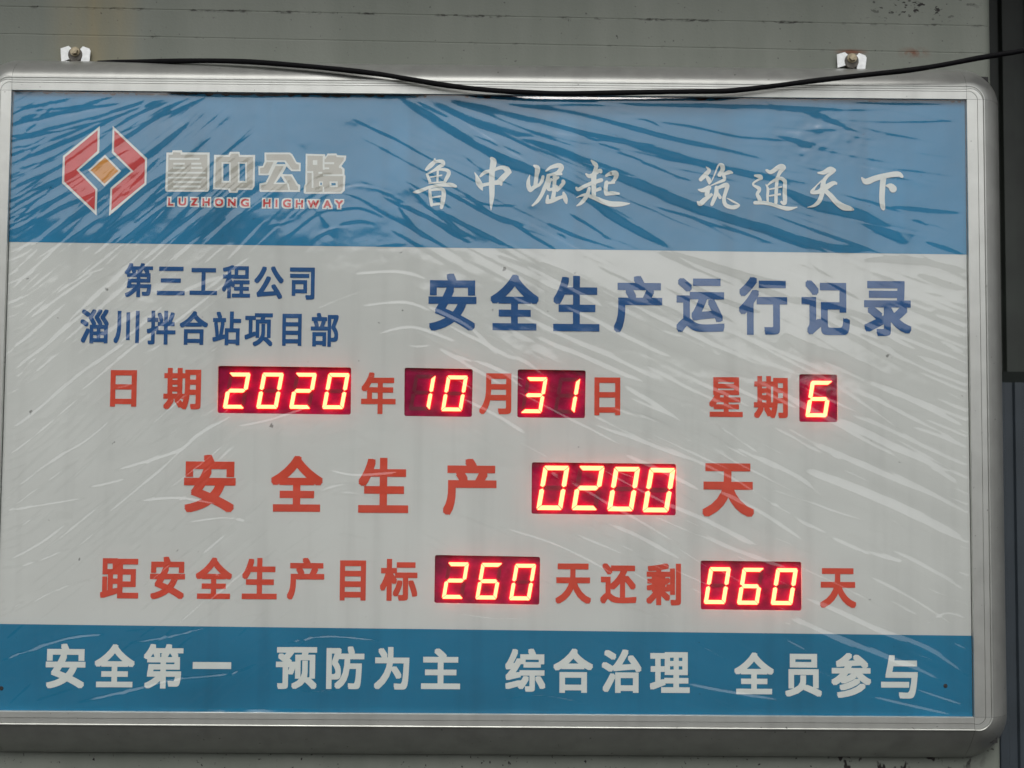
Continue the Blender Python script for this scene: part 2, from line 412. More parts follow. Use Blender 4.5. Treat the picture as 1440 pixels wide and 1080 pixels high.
LINES = [
 ('small blue character of the upper line', 'navy', 1.15, [('第',175,370,215,418),('三',221,375,260.2,415.2),('工',267,377,305.6,414.8),('程',312.5,373,352,419.6),('公',357.5,374.5,399,420.6),('司',407.5,376.2,442.6,421.4)]),
 ('small blue character of the lower line', 'navy', 1.15, [('淄',113,435,153,483),('川',160,437,196,483),('拌',206.5,437,247,484.6),('合',252.5,437.5,292.6,485),('站',299,438,339,485.6),('项',344,440.5,383.6,487),('目',397,441.3,424.2,486.3),('部',437,440,476.2,487.6)]),
 ('large blue headline character', 'navy', 2.2, [('安',602.5,384.6,670,465.2),('全',689.5,386,757.8,464.6),('生',778,388,843,466),('产',863,388,931.2,468),('运',951,391,1019,467.8),('行',1038.8,389.6,1107,471),('记',1127,394,1195,471.2),('录',1215,395,1281.6,472.6)]),
 ('small red character of the date row', 'red', 1.6, [('日',155.3,520.5,192.3,572),('期',230,517.5,282.6,576),('年',508,523.6,556.5,582.2),('月',674,525,719,582.8),('日',835.8,530.8,872.2,584.2),('星',997,530.4,1044.4,586.3),('期',1060,529,1107.8,588.4)]),
 ('large red character of the middle row', 'red', 2.4, [('安',258.8,639.3,331.4,720.6),('全',380.8,640.8,454.2,719.6),('生',504,643.8,574.4,721.2),('产',623,645,698.2,724.6),('天',987.4,651.6,1060.6,726.9)]),
 ('medium red character of the bottom row', 'red', 1.7, [('距',141.2,785,195,841.4),('安',211,782.6,260.3,842.6),('全',275,783.8,326.4,842.2),('生',340.4,784.6,389.6,842.6),('产',403.8,784.4,456,843.4),('目',478,788,514.5,844.4),('标',534.4,786,587,844.8),('天',781,792.4,831.2,849),('还',844,792,895.2,849),('剩',908.6,792.2,957.6,851.2),('天',1152.8,799,1204,855)]),
 ('white character on the lower blue band', 'letter_white', 1.75, [('安',64.5,905,120.2,968),('全',133,905.8,189.6,966.4),('第',202,905.6,257.6,968.2),('一',271.2,931,325.2,940.6),('预',388,909.8,445.6,969),('防',459,908.8,512.2,969),('为',526,909.8,575.6,969.6),('主',592.4,911.8,647.2,969),('综',710.4,912,767,972.6),('合',778,912,834,974.3),('治',846,913.2,902,974.3),('理',913.8,917,969.8,974.3),('全',1032.4,917.4,1088.2,976.2),('员',1103.8,919.4,1155.6,979.6),('参',1168.8,918.2,1225,981.4),('与',1238.8,921.2,1290.4,982.2)]),
]
for label, m, dil, chars in LINES:
    for c in chars:
        mb = MB(); put_char(mb, c[0], c[1:], dil, YS-0.0005)
        o = sub(mb.build('character', M[m]), sheet); o['label'] = label

# Latin line under the company name: red letters with a pale outline
LAT = [('L',220,150,785,270,940),('U',220,300,785,455,940),('Z',220,480,790,620,940),('H',220,645,790,795,945),('O',220,825,793,990,948),('N',220,1015,795,1170,948),('G',220,1200,798,1362,955),
       ('H',355,135,803,285,962),('I',355,312,808,385,962),('G',355,420,806,578,965),('H',355,605,815,755,968),('W',355,780,820,985,968),('A',355,1005,820,1165,972),('Y',355,1175,820,1335,975)]
for ch, ox, x0, y0, x1, y1 in LAT:
    b4 = (ox+x0/10.286+2.1, 200+y0/10.286+2.1, ox+x1/10.286-2.1, 200+y1/10.286-2.1)
    wh, rd = MB(), MB()
    put_char(wh, ch, b4, 0.5, YS-0.0004, grow=1.9)
    put_char(rd, ch, b4, 0.55, YS-0.0009)
    sub(wh.build('letter_outline', M['letter_white']), sheet)
    o = sub(rd.build('letter', M['emblem_red']), sheet); o['label'] = 'small red Latin capital edged in white'

# company name, built up from flat cut shapes (px of two enlarged crops)
def LP(ox, pts): return [xz(ox+a/10.286, 200+b_/10.286) for a, b_ in pts]
def rect(ox, a, b_, c, d): return LP(ox, [(a, b_), (c, b_), (c, d), (a, d)])
def flush():
    global wh, be, li
    sub(wh.build('character_outline', M['letter_white']), sheet)
    o = sub(be.build('character', M['letter_beige']), sheet); o['label'] = 'heavy pale beige character beside the emblem'
    if li.V: sub(li.build('character_inline', M['letter_white']), sheet)
    wh, be, li = MB(), MB(), MB()
wh, be, li = MB(), MB(), MB()
ox = 220
wh.poly([LP(ox, [(145,150),(225,150),(235,118),(368,118),(378,148),(770,150),(766,680),(745,716),(150,716),(128,695)])], YS-0.0004)
be.poly([LP(ox, [(175,182),(235,182),(245,146),(345,150),(352,180),(738,180),(735,690),(162,690)])], YS-0.0006)
for r_ in ((190,228,625,256),(245,298,412,326),(505,298,650,326),(240,358,415,386),(505,358,665,386),(163,430,712,456),(168,500,712,526),(245,564,650,592),(245,628,638,656)):
    li.poly([rect(ox, *r_)], YS-0.0008)
flush()
wh.poly([LP(ox, [(835,183),(1040,185),(1065,140),(1200,140),(1212,185),(1428,185),(1420,640),(1385,690),(1190,690),(1170,732),(1058,732),(1040,690),(820,680)]),
         rect(ox, 967,312,1052,560), rect(ox, 1203,312,1285,560)], YS-0.0004)
be.poly([LP(ox, [(865,212),(1060,213),(1085,168),(1183,168),(1195,213),(1398,213),(1393,630),(1370,662),(1170,662),(1150,706),(1078,706),(1062,662),(850,655)]),
         rect(ox, 942,287,1077,585), rect(ox, 1178,287,1310,585)], YS-0.0006)
flush()
ox = 355
wh.poly([LP(ox, [(175,150),(545,150),(580,178),(640,288),(700,300),(697,420),(565,420),(495,352),(432,462),(575,465),(655,600),(692,620),(690,720),(115,720),(100,700),(102,600),(190,580),(245,478),(90,478),(86,352),(150,342),(175,275)]),
         LP(ox, [(365,287),(465,287),(480,318),(342,318)]), LP(ox, [(412,490),(470,585),(342,585)])], YS-0.0004)
for p in ([(198,176),(532,176),(562,196),(628,310),(674,325),(672,394),(578,394),(478,262),(205,262)], [(203,287),(305,287),(228,452),(113,452),(112,376),(165,366)],
          [(335,346),(452,346),(302,606),(500,606),(520,692),(130,692),(128,626),(210,606)], [(452,492),(560,492),(640,626),(664,646),(662,692),(545,692),(528,610)]):
    be.poly([LP(ox, p)], YS-0.0006)
flush()
wh.poly([LP(ox, [(772,168),(1048,175),(1062,215),(1085,165),(1212,163),(1230,188),(1358,195),(1350,260),(1288,345),(1332,388),(1332,470),(1345,485),(1335,700),(1290,745),(765,748),(742,735),(745,640),(765,600)]),
         rect(ox, 982,585,1004,620), rect(ox, 1142,590,1205,625)], YS-0.0004)
be.poly([LP(ox, [(795,195),(1022,200),(1050,250),(1095,192),(1205,192),(1222,216),(1325,222),(1318,262),(1248,352),(1300,398),(1302,488),(1312,500),(1305,690),(1275,718),(775,720),(775,640),(793,605)]),
         rect(ox, 965,565,1020,640), rect(ox, 1115,565,1235,650)], YS-0.0006)
for r_ in ((1018,195,1044,400),(788,418,880,446),(858,446,884,662),(955,430,1012,458),(1022,464,1325,492),(1045,290,1182,320),(1016,645,1040,742),(875,262,940,330),(1044,366,1110,392),(1252,340,1290,375)):
    li.poly([rect(ox, *r_)], YS-0.0008)
flush()

# emblem
def EP(pts): return [xz(80+a/7.2, 170+b_/7.2) for a, b_ in pts]
wh, rd, og = MB(), MB(), MB()
wh.poly([EP([(435,52),(430,322),(225,497),(411,690),(402,958),(52,628),(62,356)])], YS-0.0004)
wh.poly([EP([(566,52),(914,380),(906,642),(528,962),(543,680),(748,508),(557,324)])], YS-0.0004)
wh.poly([EP([(488,343),(652,508),(482,664),(316,500)])], YS-0.0004)
rd.poly([EP([(413,96),(410,306),(198,497),(391,698),(383,906),(75,616),(82,370)])], YS-0.0006)
sub(rd.build('emblem_wing', M['emblem_red']), sheet); rd = MB()
rd.poly([EP([(583,96),(893,394),(888,630),(551,908),(561,694),(777,510),(578,312)])], YS-0.0006)
sub(rd.build('emblem_wing', M['emblem_red']), sheet)
og.poly([EP([(488,370),(624,508),(482,637),(343,500)])], YS-0.0006)
em = sub(wh.build('emblem', M['letter_white']), sheet); em['label'] = 'hexagonal red emblem round an orange diamond, edged in white'
ogo = sub(og.build('emblem_diamond', M['emblem_orange']), sheet)

# brush lettering: strokes as (x, y, radius) in px of four enlarged crops
S4 = 8.571
BR = {
 570: [[(355,112,7),(350,150,22),(300,200,28),(243,252,13)],[(350,150,18),(440,145,22),(455,180,24),(400,215,20),(330,262,14),(255,305,10)],[(258,300,12),(282,350,18),(300,402,17)],
       [(330,265,12),(400,243,14),(500,252,20),(525,290,24),(500,345,22),(468,405,16)],[(305,335,8),(445,312,9)],[(392,250,13),(386,400,13)],[(290,408,10),(480,392,10)],
       [(95,517,6),(145,512,22),(220,485,20),(300,455,18),(420,432,20),(540,428,26),(605,446,18)],[(296,480,16),(300,560,19),(318,672,19)],[(300,492,14),(430,478,20),(462,515,24),(455,610,27),(435,702,20)],[(318,582,10),(430,565,11)],[(318,668,16),(420,655,15)],
       [(1040,112,22),(1062,150,38),(1047,250,34),(1042,350,34),(1042,450,34),(1044,560,30),(1036,650,20),(1033,735,3)],[(835,280,4),(862,330,18),(880,390,34),(905,440,32),(928,494,6)],
       [(905,325,14),(960,278,22),(1060,252,18),(1140,222,22),(1200,222,24)],[(1190,222,22),(1225,245,36),(1262,276,20)],[(1245,280,28),(1190,330,34),(1130,395,34)],[(920,435,22),(1020,415,20),(1130,400,30),(1158,430,12)]],
 730: [[(128,312,5),(112,380,20),(112,440,26),(135,490,30)],[(135,495,24),(190,450,24),(240,430,20)],[(182,198,14),(222,232,32),(210,320,24),(200,400,24),(190,450,20)],[(288,330,18),(275,380,20),(245,430,16)],
       [(325,262,10),(380,220,20),(470,195,28),(510,215,30),(490,260,28),(440,290,18),(345,315,16)],[(440,300,18),(520,296,14)],[(352,320,22),(335,400,24),(305,470,24),(270,550,22),(220,625,20),(155,684,9)],
       [(430,330,26),(425,420,22),(420,520,24),(405,600,26)],[(385,360,14),(360,420,18),(352,480,20),(400,480,18),(450,450,20)],[(530,385,22),(535,405,22),(495,455,22),(450,500,20)],[(400,370,12),(440,360,16),(470,340,16)],
       [(345,560,12),(338,620,22)],[(340,635,26),(400,620,26),(470,590,22),(530,570,18)],[(535,525,14),(545,560,26),(560,610,26),(572,655,9)],
       [(870,135,10),(905,170,24),(930,200,24),(915,260,24),(900,330,32),(900,450,28),(900,560,26)],[(808,300,12),(850,325,24),(920,290,22),(975,255,22),(985,275,18)],[(690,465,14),(715,485,22),(790,445,22),(900,400,24),(990,372,24)],
       [(915,500,18),(985,472,22)],[(845,470,18),(825,540,24),(790,600,24),(745,650,20),(695,682,6)],[(692,582,4),(760,555,14),(830,545,20)],[(850,565,22),(930,595,26),(1020,635,30),(1120,660,32),(1230,660,28),(1335,655,5)],
       [(1050,318,16),(1110,290,26),(1160,290,32),(1170,320,28),(1150,365,22),(1120,395,16)],[(1040,410,16),(1155,400,14)],[(1055,400,24),(1042,470,24),(1048,530,24)],[(1050,540,22),(1110,530,24),(1200,535,14)]],
 970: [[(195,212,4),(232,255,22),(190,305,28),(120,375,22)],[(205,330,18),(230,375,26),(235,412,14)],[(255,402,5),(300,300,8),(345,195,12),(385,195,26),(395,245,26),(350,320,24)],[(410,300,18),(470,278,24),(510,283,12)],
       [(400,300,20),(415,365,20),(340,400,14),(250,440,5)],[(105,488,10),(160,495,26),(230,465,30)],[(215,480,28),(205,560,28)],[(95,635,12),(125,655,30),(190,600,28),(270,540,16)],
       [(320,460,22),(315,540,26),(265,665,20)],[(330,470,18),(430,430,26),(450,450,26),(430,520,22),(410,600,22),(430,670,24),(500,700,24),(560,692,24),(594,670,8),(520,630,12),(445,588,4)],[(335,535,18),(370,590,20)],
       [(785,318,14),(845,330,26),(862,352,18)],[(850,355,14),(780,395,12),(762,430,12),(830,470,22),(835,500,20),(812,540,20),(835,590,24),(850,640,22)],[(785,645,22),(890,645,22),(1000,668,20),(1100,700,22),(1190,716,24),(1295,698,5)],
       [(925,255,16),(980,275,24),(1080,210,28),(1130,220,28),(1090,270,24),(1060,330,18)],[(915,425,5),(940,480,16),(935,560,16),(938,640,12)],[(925,445,7),(1000,385,16),(1090,350,20),(1145,385,24)],[(1147,385,22),(1142,500,25),(1142,650,24),(1095,630,12)],
       [(1052,340,20),(1040,500,20),(1036,645,20)],[(965,482,9),(1110,452,10)],[(960,562,9),(1095,542,12)]],
 1120: [[(260,285,10),(330,280,26),(405,240,30),(462,258,20)],[(440,270,22),(370,325,20),(325,390,26),(318,460,34),(300,560,26),(265,635,26),(205,682,16),(130,700,4)],
        [(305,375,9),(240,440,8),(195,495,18),(185,520,20),(260,515,26),(330,475,34),(440,410,26),(488,420,10)],[(345,500,26),(410,560,30),(480,640,32),(560,695,38),(640,715,28),(684,728,12)],
        [(785,345,10),(838,390,36),(950,350,34),(1080,318,32),(1220,300,32),(1275,335,16)],[(1045,350,34),(1035,450,34),(1028,600,33),(1040,700,28),(1050,730,8)],[(1080,440,10),(1130,445,34),(1162,478,46)]],
}
def catmull(P, n):
    P = np.array(P, float); out = []
    for i in range(len(P)-1):
        p0, p1, p2, p3 = P[max(i-1, 0)], P[i], P[i+1], P[min(i+2, len(P)-1)]
        for k in range(n):
            t_ = k/n
            out.append(0.5*((2*p1)+(-p0+p2)*t_+(2*p0-5*p1+4*p2-p3)*t_**2+(-p0+3*p1-3*p2+p3)*t_**3))
    out.append(P[-1]); return np.array(out)
si = 0; CH = {}
for ox, strokes in BR.items():
    for st in strokes:
        key = (ox, sum(p[0] for p in st)/len(st) > {570: 720, 730: 625, 970: 680, 1120: 730}[ox])
        mb = CH.setdefault(key, MB())
        C = catmull(st, 5); C[:, 2] = np.maximum(C[:, 2], 2)
        Y = YS-0.0005-si*1.2e-5; si += 1
        T = np.gradient(C[:, :2], axis=0); T /= np.linalg.norm(T, axis=1)[:, None]+1e-9
        Nn = np.stack([-T[:, 1], T[:, 0]], 1)
        Lp, Rp = C[:, :2]+Nn*C[:, 2:3], C[:, :2]-Nn*C[:, 2:3]
        n = len(C); V = []
        for q in np.concatenate([Lp, Rp]):
            a, c = xz(ox+q[0]/S4, 210+q[1]/S4); V.append((a, Y, c))
        mb.add(V, [(i, n+i, n+i+1, i+1) for i in range(n-1)])
        for idx in range(0, n, 2 if n < 30 else 3):
            cx_, cz_ = xz(ox+C[idx, 0]/S4, 210+C[idx, 1]/S4); rr = C[idx, 2]/S4*0.000815*1.39
            mb.add([(cx_+rr*math.cos(a), Y-0.3e-5*(idx+1)/n, cz_+rr*math.sin(a)) for a in np.linspace(0, 2*math.pi, 11)[:-1]], [tuple(range(10))])
for mb in CH.values():
    o = sub(mb.build('character', M['letter_white']), sheet); o['label'] = 'white brush-written character on the upper blue band'

# ---- digital displays
SEG = {'0': 'abcdef', '1': 'bc', '2': 'abged', '3': 'abgcd', '6': 'afgcde'}
def seg_polys(h, w, t_):
    """seven segments of an upright digit, origin bottom left; t_ thickness"""
    g = t_*0.09; hw = t_/2; m_ = h/2
    def hseg(y, top=False, bot=False):
        if top: return [(hw*.55+g, h), (w-hw*.55-g, h), (w-g-hw*.15, h-hw*.35), (w-t_-g*.4, h-t_), (t_+g*.4, h-t_), (g+hw*.15, h-hw*.35)]
        if bot: return [(t_+g*.4, t_), (w-t_-g*.4, t_), (w-g-hw*.15, hw*.35), (w-hw*.55-g, 0), (hw*.55+g, 0), (g+hw*.15, hw*.35)]
        return [(hw+g*1.3, y), (t_+g, y+hw), (w-t_-g, y+hw), (w-hw-g*1.3, y), (w-t_-g, y-hw), (t_+g, y-hw)]
    def vseg(left, up):
        if up: P = [(0.02*t_, h-hw*.55-g), (hw*.3, h-hw*.35-g*2), (t_, h-t_-g*1.5), (t_, m_+hw+g*1.2), (hw+.1*t_, m_+g*1.8), (0.0, m_+hw*.95)]
        else: P = [(0.0, m_-hw*.95), (hw+.1*t_, m_-g*1.8), (t_, m_-hw-g*1.2), (t_, t_+g*1.5), (hw*.3, hw*.35+g*2), (0.02*t_, hw*.55+g)]
        return P if left else [(w-a, b_) for a, b_ in P]
    return {'a': hseg(0, top=True), 'd': hseg(0, bot=True), 'g': hseg(m_), 'f': vseg(1, 1), 'e': vseg(1, 0), 'b': vseg(0, 1), 'c': vseg(0, 0)}

NAMES = ['four-digit year display reading 2020', 'two-digit month display reading 10', 'two-digit day display reading 31', 'single-digit weekday display reading 6',
         'large four-digit display reading 0200', 'three-digit display reading 260', 'three-digit display reading 060']
YP = YS+0.0050
for (corn, h, digits), lab in zip(DISPLAYS, NAMES):
    P = [xz(*c) for c in corn]
    cx_ = sum(p[0] for p in P)/4; cz_ = sum(p[1] for p in P)/4
    P2 = [(cx_+(p[0]-cx_)*1.03, cz_+(p[1]-cz_)*1.06) for p in P]
    b_ = MB(); b_.poly([P2], YP, 0.012)
    disp = child(b_.build('digit_display', M['panel'])); disp['label'] = lab
    for ch, bx, by in digits:
        X0, Z0 = xz(bx, by); Zt = xz(bx, by-h)[1]; k = (Zt-Z0)/h
        hh = Zt-Z0; w = 29.6*(h/50.6)*k; t_ = 5.2*(h/50.6)*k; sl = 0.166
        for s_, poly in seg_polys(hh, w, t_).items():
            pts = [(X0+a+sl*c, Z0+c) for a, c in poly]
            ar = sum(pts[i-1][0]*pts[i][1]-pts[i][0]*pts[i-1][1] for i in range(6))
            if ar < 0: pts = pts[::-1]
            on = s_ in SEG[ch]; q = MB(); q.poly([pts], YP-(0.0036 if on else 0.0003), 0.0036 if on else 0.0003)
            g_ = sub(q.build('segment', M['seg_on' if on else 'seg_off']), disp)

# ---- frame: four rails and four corner pieces round the sheet
def profile(tot, st, g1, g2, p, lip=0.0092):
    """(outward, towards camera) in metres: flat strip with two sawn-in grooves, lip, rounded back"""
    P = [(0.0, -0.004), (0.0, 0.0070), (0.0005, 0.0078)]
    for g_ in (g1, g2):
        P += [(g_-0.0004, 0.0080), (g_-0.0003, 0.0052), (g_+0.0003, 0.0052), (g_+0.0004, 0.0080)]
    P += [(st-0.0020, 0.0081), (st-0.0012, lip), (st-0.0002, lip), (st+0.0006, 0.0076)]
    n = 14
    for k in range(1, n+1):
        a = k/n*math.pi/2
        P.append((st+0.0006+(tot-st)*math.sin(a)**p, -0.046+0.0536*(math.cos(a)**p if k < n else 0)))
    P.append((tot, -0.055))
    return np.array(P)
PT = profile(0.0630, 0.0222, 0.0130, 0.0165, 1.3)
PB = profile(0.0730, 0.0205, 0.0100, 0.0185, 1.7, 0.0108)
PR = profile(0.0680, 0.0290, 0.0175, 0.0265, 1.25)
def place(c, u, prof):      # corner/edge point c (x,z), outward dir u
    return [(c[0]+u[0]*a, -d_, c[1]+u[1]*a) for a, d_ in prof]
def strip(name, rows, m, label=None):
    V = [v for r_ in rows for v in r_]; n = len(rows[0]); F = []
    for j in range(len(rows)-1):
        for i in range(n-1): F.append((j*n+i, (j+1)*n+i, (j+1)*n+i+1, j*n+i+1))
    # orientation towards the camera
    o = child(mesh(name, V, F, m))
    me = o.data
    fr = [p for p in me.polygons if abs(p.normal.y) > 0.9]
    if fr and sum(p.normal.y for p in fr) > 0: me.flip_normals()
    me.polygons.foreach_set("use_smooth", [True]*len(me.polygons))
    me.set_sharp_from_angle(angle=R(28))
    me.materials.append(M['alu_shaded'])
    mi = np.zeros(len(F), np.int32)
    mi[np.arange(len(F)) % (n-1) >= 14] = 1                # rounded back of the extrusion, its shade painted as a darker metal
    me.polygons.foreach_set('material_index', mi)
    if label: o['label'] = label
    return o
g = 0.0004
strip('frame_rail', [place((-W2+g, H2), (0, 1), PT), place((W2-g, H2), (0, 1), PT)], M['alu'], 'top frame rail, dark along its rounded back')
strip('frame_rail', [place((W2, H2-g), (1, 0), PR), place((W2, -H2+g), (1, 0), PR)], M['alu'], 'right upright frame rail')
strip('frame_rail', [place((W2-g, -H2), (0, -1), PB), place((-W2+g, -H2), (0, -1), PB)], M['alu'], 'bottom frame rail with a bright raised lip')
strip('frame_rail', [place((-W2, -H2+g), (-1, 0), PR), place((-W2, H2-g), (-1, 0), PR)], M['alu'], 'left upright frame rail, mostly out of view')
for (c, a0, p0, p1) in (((W2, H2), 90, PT, PR), ((W2, -H2), 0, PR, PB), ((-W2, -H2), -90, PB, PR), ((-W2, H2), -180, PR, PT)):
    rows = []
    for k in range(17):
        f = k/16; a = R(a0-90*f); pr = p0*(1-f)+p1*f
        rows.append(place(c, (math.cos(a), math.sin(a)), pr))
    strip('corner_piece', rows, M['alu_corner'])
# backing box of the sign, dark behind the joints
b_ = MB(); b_.box((-W2-0.0450, 0.0180, -H2-0.0450), (W2+0.0450, 0.052, H2+0.0450))
child(b_.build('backing_box', M['gap']))
b_ = MB()  # dark strips painting the shadow gap round the sheet's edge
for a, c in (((-W2-.002, -.0010, H2-.0009), (W2+.002, .0002, H2+.002)), ((W2-.0006, -.0010, -H2), (W2+.002, .0002, H2)), ((-W2-.002, -.0010, -H2), (-W2+.0006, .0002, H2))):
    b_.box(a, c)
rnd = random.Random(11)
for k in range(70):                                   # grime caught in ragged patches under the top rail
    u = rnd.choice([rnd.uniform(60, 520), rnd.uniform(60, 520), rnd.uniform(60, 1350)]); x_ = bp(u, 135)[0]
    w_ = rnd.uniform(.002, .014); d_ = rnd.uniform(.0012, .0042)
    pts = [(x_+w_*math.cos(a)*rnd.uniform(.8, 1.1), H2-.0009+d_*min(0.25, math.sin(a))*rnd.uniform(.7, 1.1)) for a in np.linspace(0, 2*math.pi, 13)[:-1]]
    b_.poly([pts], YS-0.0010-k*1e-5)
child(b_.build('shadow_gap_grime', M['gap']))

# two screws through the lower band
for (u, v) in ((1329.5, 964.5), (2, 968)):
    p = bp(u, v, 0)
    q = MB(); q.cyl((p[0], -0.0002, p[2]), 0.0016, 0.0034, 0.0022, 12)
    child(q.build('screw', M['screw']))

# ---- clear film stretched over the face, with its wrinkles
def build_film():
    nx, nz = 900, 580
    X = np.linspace(-W2, W2, nx); Z = np.linspace(-H2, H2, nz)
    XX, ZZ = np.meshgrid(X, Z)
    P = np.stack([XX, np.full_like(XX, -0.004), ZZ], -1)
    d = P-CAM; zc = d@FWD; U = 720+FPX*(d@RT)/zc; Vv = 540-FPX*(d@UP)/zc
    Hh = np.zeros_like(XX); MM = 0.00115                # metres per photo pixel
    def idx(u0, u1, v0, v1):
        a, b1 = bp(u0, (v0+v1)/2, -.004)[0], bp(u1, (v0+v1)/2, -.004)[0]
        c, e1 = bp((u0+u1)/2, v1, -.004)[2], bp((u0+u1)/2, v0, -.004)[2]
        i0, i1 = np.searchsorted(X, [a, b1]); j0, j1 = np.searchsorted(Z, [c, e1])
        return max(i0-1, 0), min(i1+1, nx), max(j0-1, 0), min(j1+1, nz)
    def streak(pts, w, slope, taper=(0.25, 0.25), decay=3.0):
        """slope > 0: facet turned down (mirrors the ground); < 0: turned up (mirrors the sky)"""
        C = catmull(pts, 6) if len(pts) > 2 else np.array([np.array(pts[0])+(np.array(pts[1])-np.array(pts[0]))*k/4 for k in range(5)], float)
        pad = w*decay*1.6+3
        i0, i1, j0, j1 = idx(C[:, 0].min()-pad, C[:, 0].max()+pad, C[:, 1].min()-pad, C[:, 1].max()+pad)
        if i1-i0 < 2 or j1-j0 < 2: return
        u, v = U[j0:j1, i0:i1], Vv[j0:j1, i0:i1]
        best = np.full(u.shape, 1e9); sd_ = np.zeros(u.shape); ss = np.zeros(u.shape)
        L_ = np.concatenate([[0], np.cumsum(np.linalg.norm(np.diff(C, axis=0), axis=1))]); tot = L_[-1]
        for k in range(len(C)-1):
            a, b1 = C[k], C[k+1]; e1 = b1-a; l = np.linalg.norm(e1)+1e-9; e1 = e1/l
            du, dv = u-a[0], v-a[1]
            s = du*e1[0]+dv*e1[1]
            sc = np.clip(s, 0, l)
            lo = -1e9 if k == 0 else 0; hi = 1e9 if k == len(C)-2 else l
            dd = np.hypot(du-e1[0]*sc, dv-e1[1]*sc)
            cr = e1[0]*dv-e1[1]*du
            if e1[0] < 0: cr = -cr                     # positive below the line in the picture
            m_ = dd < best
            best[m_] = dd[m_]; sd_[m_] = cr[m_]; ss[m_] = (L_[k]+sc)[m_]
        f = ss/tot
        en = np.clip(f/max(taper[0], 1e-3), 0, 1)*np.clip((1-f)/max(taper[1], 1e-3), 0, 1)
        en = np.sqrt(en)
        beyond = np.clip(1-(np.sqrt(np.maximum(best**2-sd_**2, 0)))/(w+2), 0, 1)
        a_ = w/2*(0.35+0.65*en)
        q = np.clip(-sd_/a_, -1, 1)                    # up is positive
        I = q*(1.5-0.5*q*q)/2                           # smooth odd step, -0.5..0.5
        h = slope*(2*a_)*I*np.exp(-(sd_/(a_*decay))**2)*beyond*np.minimum(1, en*1.5)
        Hh[j0:j1, i0:i1] += h
    D = 0.115; B = -0.165
    dark = [
     ([(32,172),(112,155),(175,145)],5),([(42,156),(112,150),(150,141)],3),([(32,225),(100,197),(140,177),(180,158),(238,138)],6),([(150,212),(200,178),(255,141)],5),
     ([(260,177),(205,221),(185,237),(158,260),(141,275),(98,309)],9),([(218,168),(170,198),(130,226),(90,250),(30,272)],7),([(262,230),(231,248),(213,260),(185,281),(150,320)],8),
     ([(345,262),(310,297),(275,332),(242,364)],9),([(275,232),(240,262),(205,288),(135,337)],6),([(290,245),(240,285),(217,302),(172,342)],7),([(300,262),(260,297),(218,342)],5),
     ([(22,193),(45,192),(66,186)],4),([(20,208),(45,203),(68,190)],3),([(25,238),(70,224),(110,200)],3),([(22,262),(60,246),(96,230)],4),([(20,290),(60,268),(110,245)],4),([(18,312),(60,290),(120,262)],5),([(16,330),(70,300),(140,270)],6),([(60,336),(110,305),(150,280)],5),
     ([(562,137),(610,167),(647,190),(685,212),(722,232),(765,246),(820,272),(860,303),(907,330),(950,352)],15),
     ([(600,139),(660,168),(720,187),(782,211),(825,229),(870,247),(920,268),(970,290),(1020,307),(1080,322),(1120,335)],17),
     ([(630,141),(720,162),(795,180),(870,198),(932,215),(995,232),(1080,250),(1140,262)],15),([(700,146),(795,157),(870,175),(945,195),(1020,211),(1080,226)],9),
     ([(640,146),(680,158),(720,175),(782,198),(815,209)],4),([(585,142),(610,155),(633,166)],3),([(915,171),(970,178),(1035,192),(1080,196),(1150,203)],5),
     ([(735,149),(900,148),(1080,151),(1180,155),(1260,154)],7),([(1090,262),(1140,286),(1200,300),(1240,322),(1275,345)],20),([(1050,315),(1100,330),(1160,347),(1225,352)],15),
     ([(1160,168),(1250,172),(1345,170)],4),([(1250,291),(1300,296),(1352,300)],5),([(1300,340),(1330,350),(1356,360)],5),([(1080,150),(1150,160),(1185,178),(1215,186)],9),
     ([(720,312),(745,330),(783,352)],4),([(770,314),(810,332),(872,352)],5),([(597,302),(630,325),(662,342)],4),([(615,295),(650,315),(710,345)],6),([(652,271),(670,285),(687,299),(708,309),(738,318)],6),([(622,303),(638,318),(655,334)],6),([(575,262),(600,290),(640,320)],4),
     ([(655,222),(668,232),(690,246)],4),([(560,290),(580,318),(600,336)],5),([(800,300),(830,318),(860,338)],5),([(440,290),(455,312),(470,336)],4),([(340,300),(325,320),(318,345)],5),
     ([(925,352),(1000,374),(1060,392),(1110,400)],13),([(840,425),(890,455),(945,482),(1007,510),(1060,530)],16),([(1215,366),(1280,366),(1358,382)],12),([(1290,386),(1325,398),(1357,408)],8),([(1100,470),(1140,493),(1190,510),(1265,542)],18),
     ([(1040,395),(1110,420),(1180,436),(1240,452)],9),([(960,395),(1010,420),(1070,440)],7),([(760,370),(820,395),(860,425)],6),([(700,360),(760,380),(800,400)],4),([(860,560),(930,585),(1000,605),(1040,632)],12),([(880,532),(940,552),(1010,575)],8),
     ([(240,360),(210,390),(180,420),(150,440)],8),([(200,345),(170,372),(120,400)],6),([(300,350),(270,385),(235,420),(200,445)],7),([(340,540),(300,560),(230,600)],7),([(1010,500),(1060,520),(1120,545)],8),([(1270,430),(1310,440),(1357,446)],6),([(1200,468),(1270,490),(1357,512)],8),
    ]
    for p, w in dark: streak(p, w*1.1, D, decay=6.0)
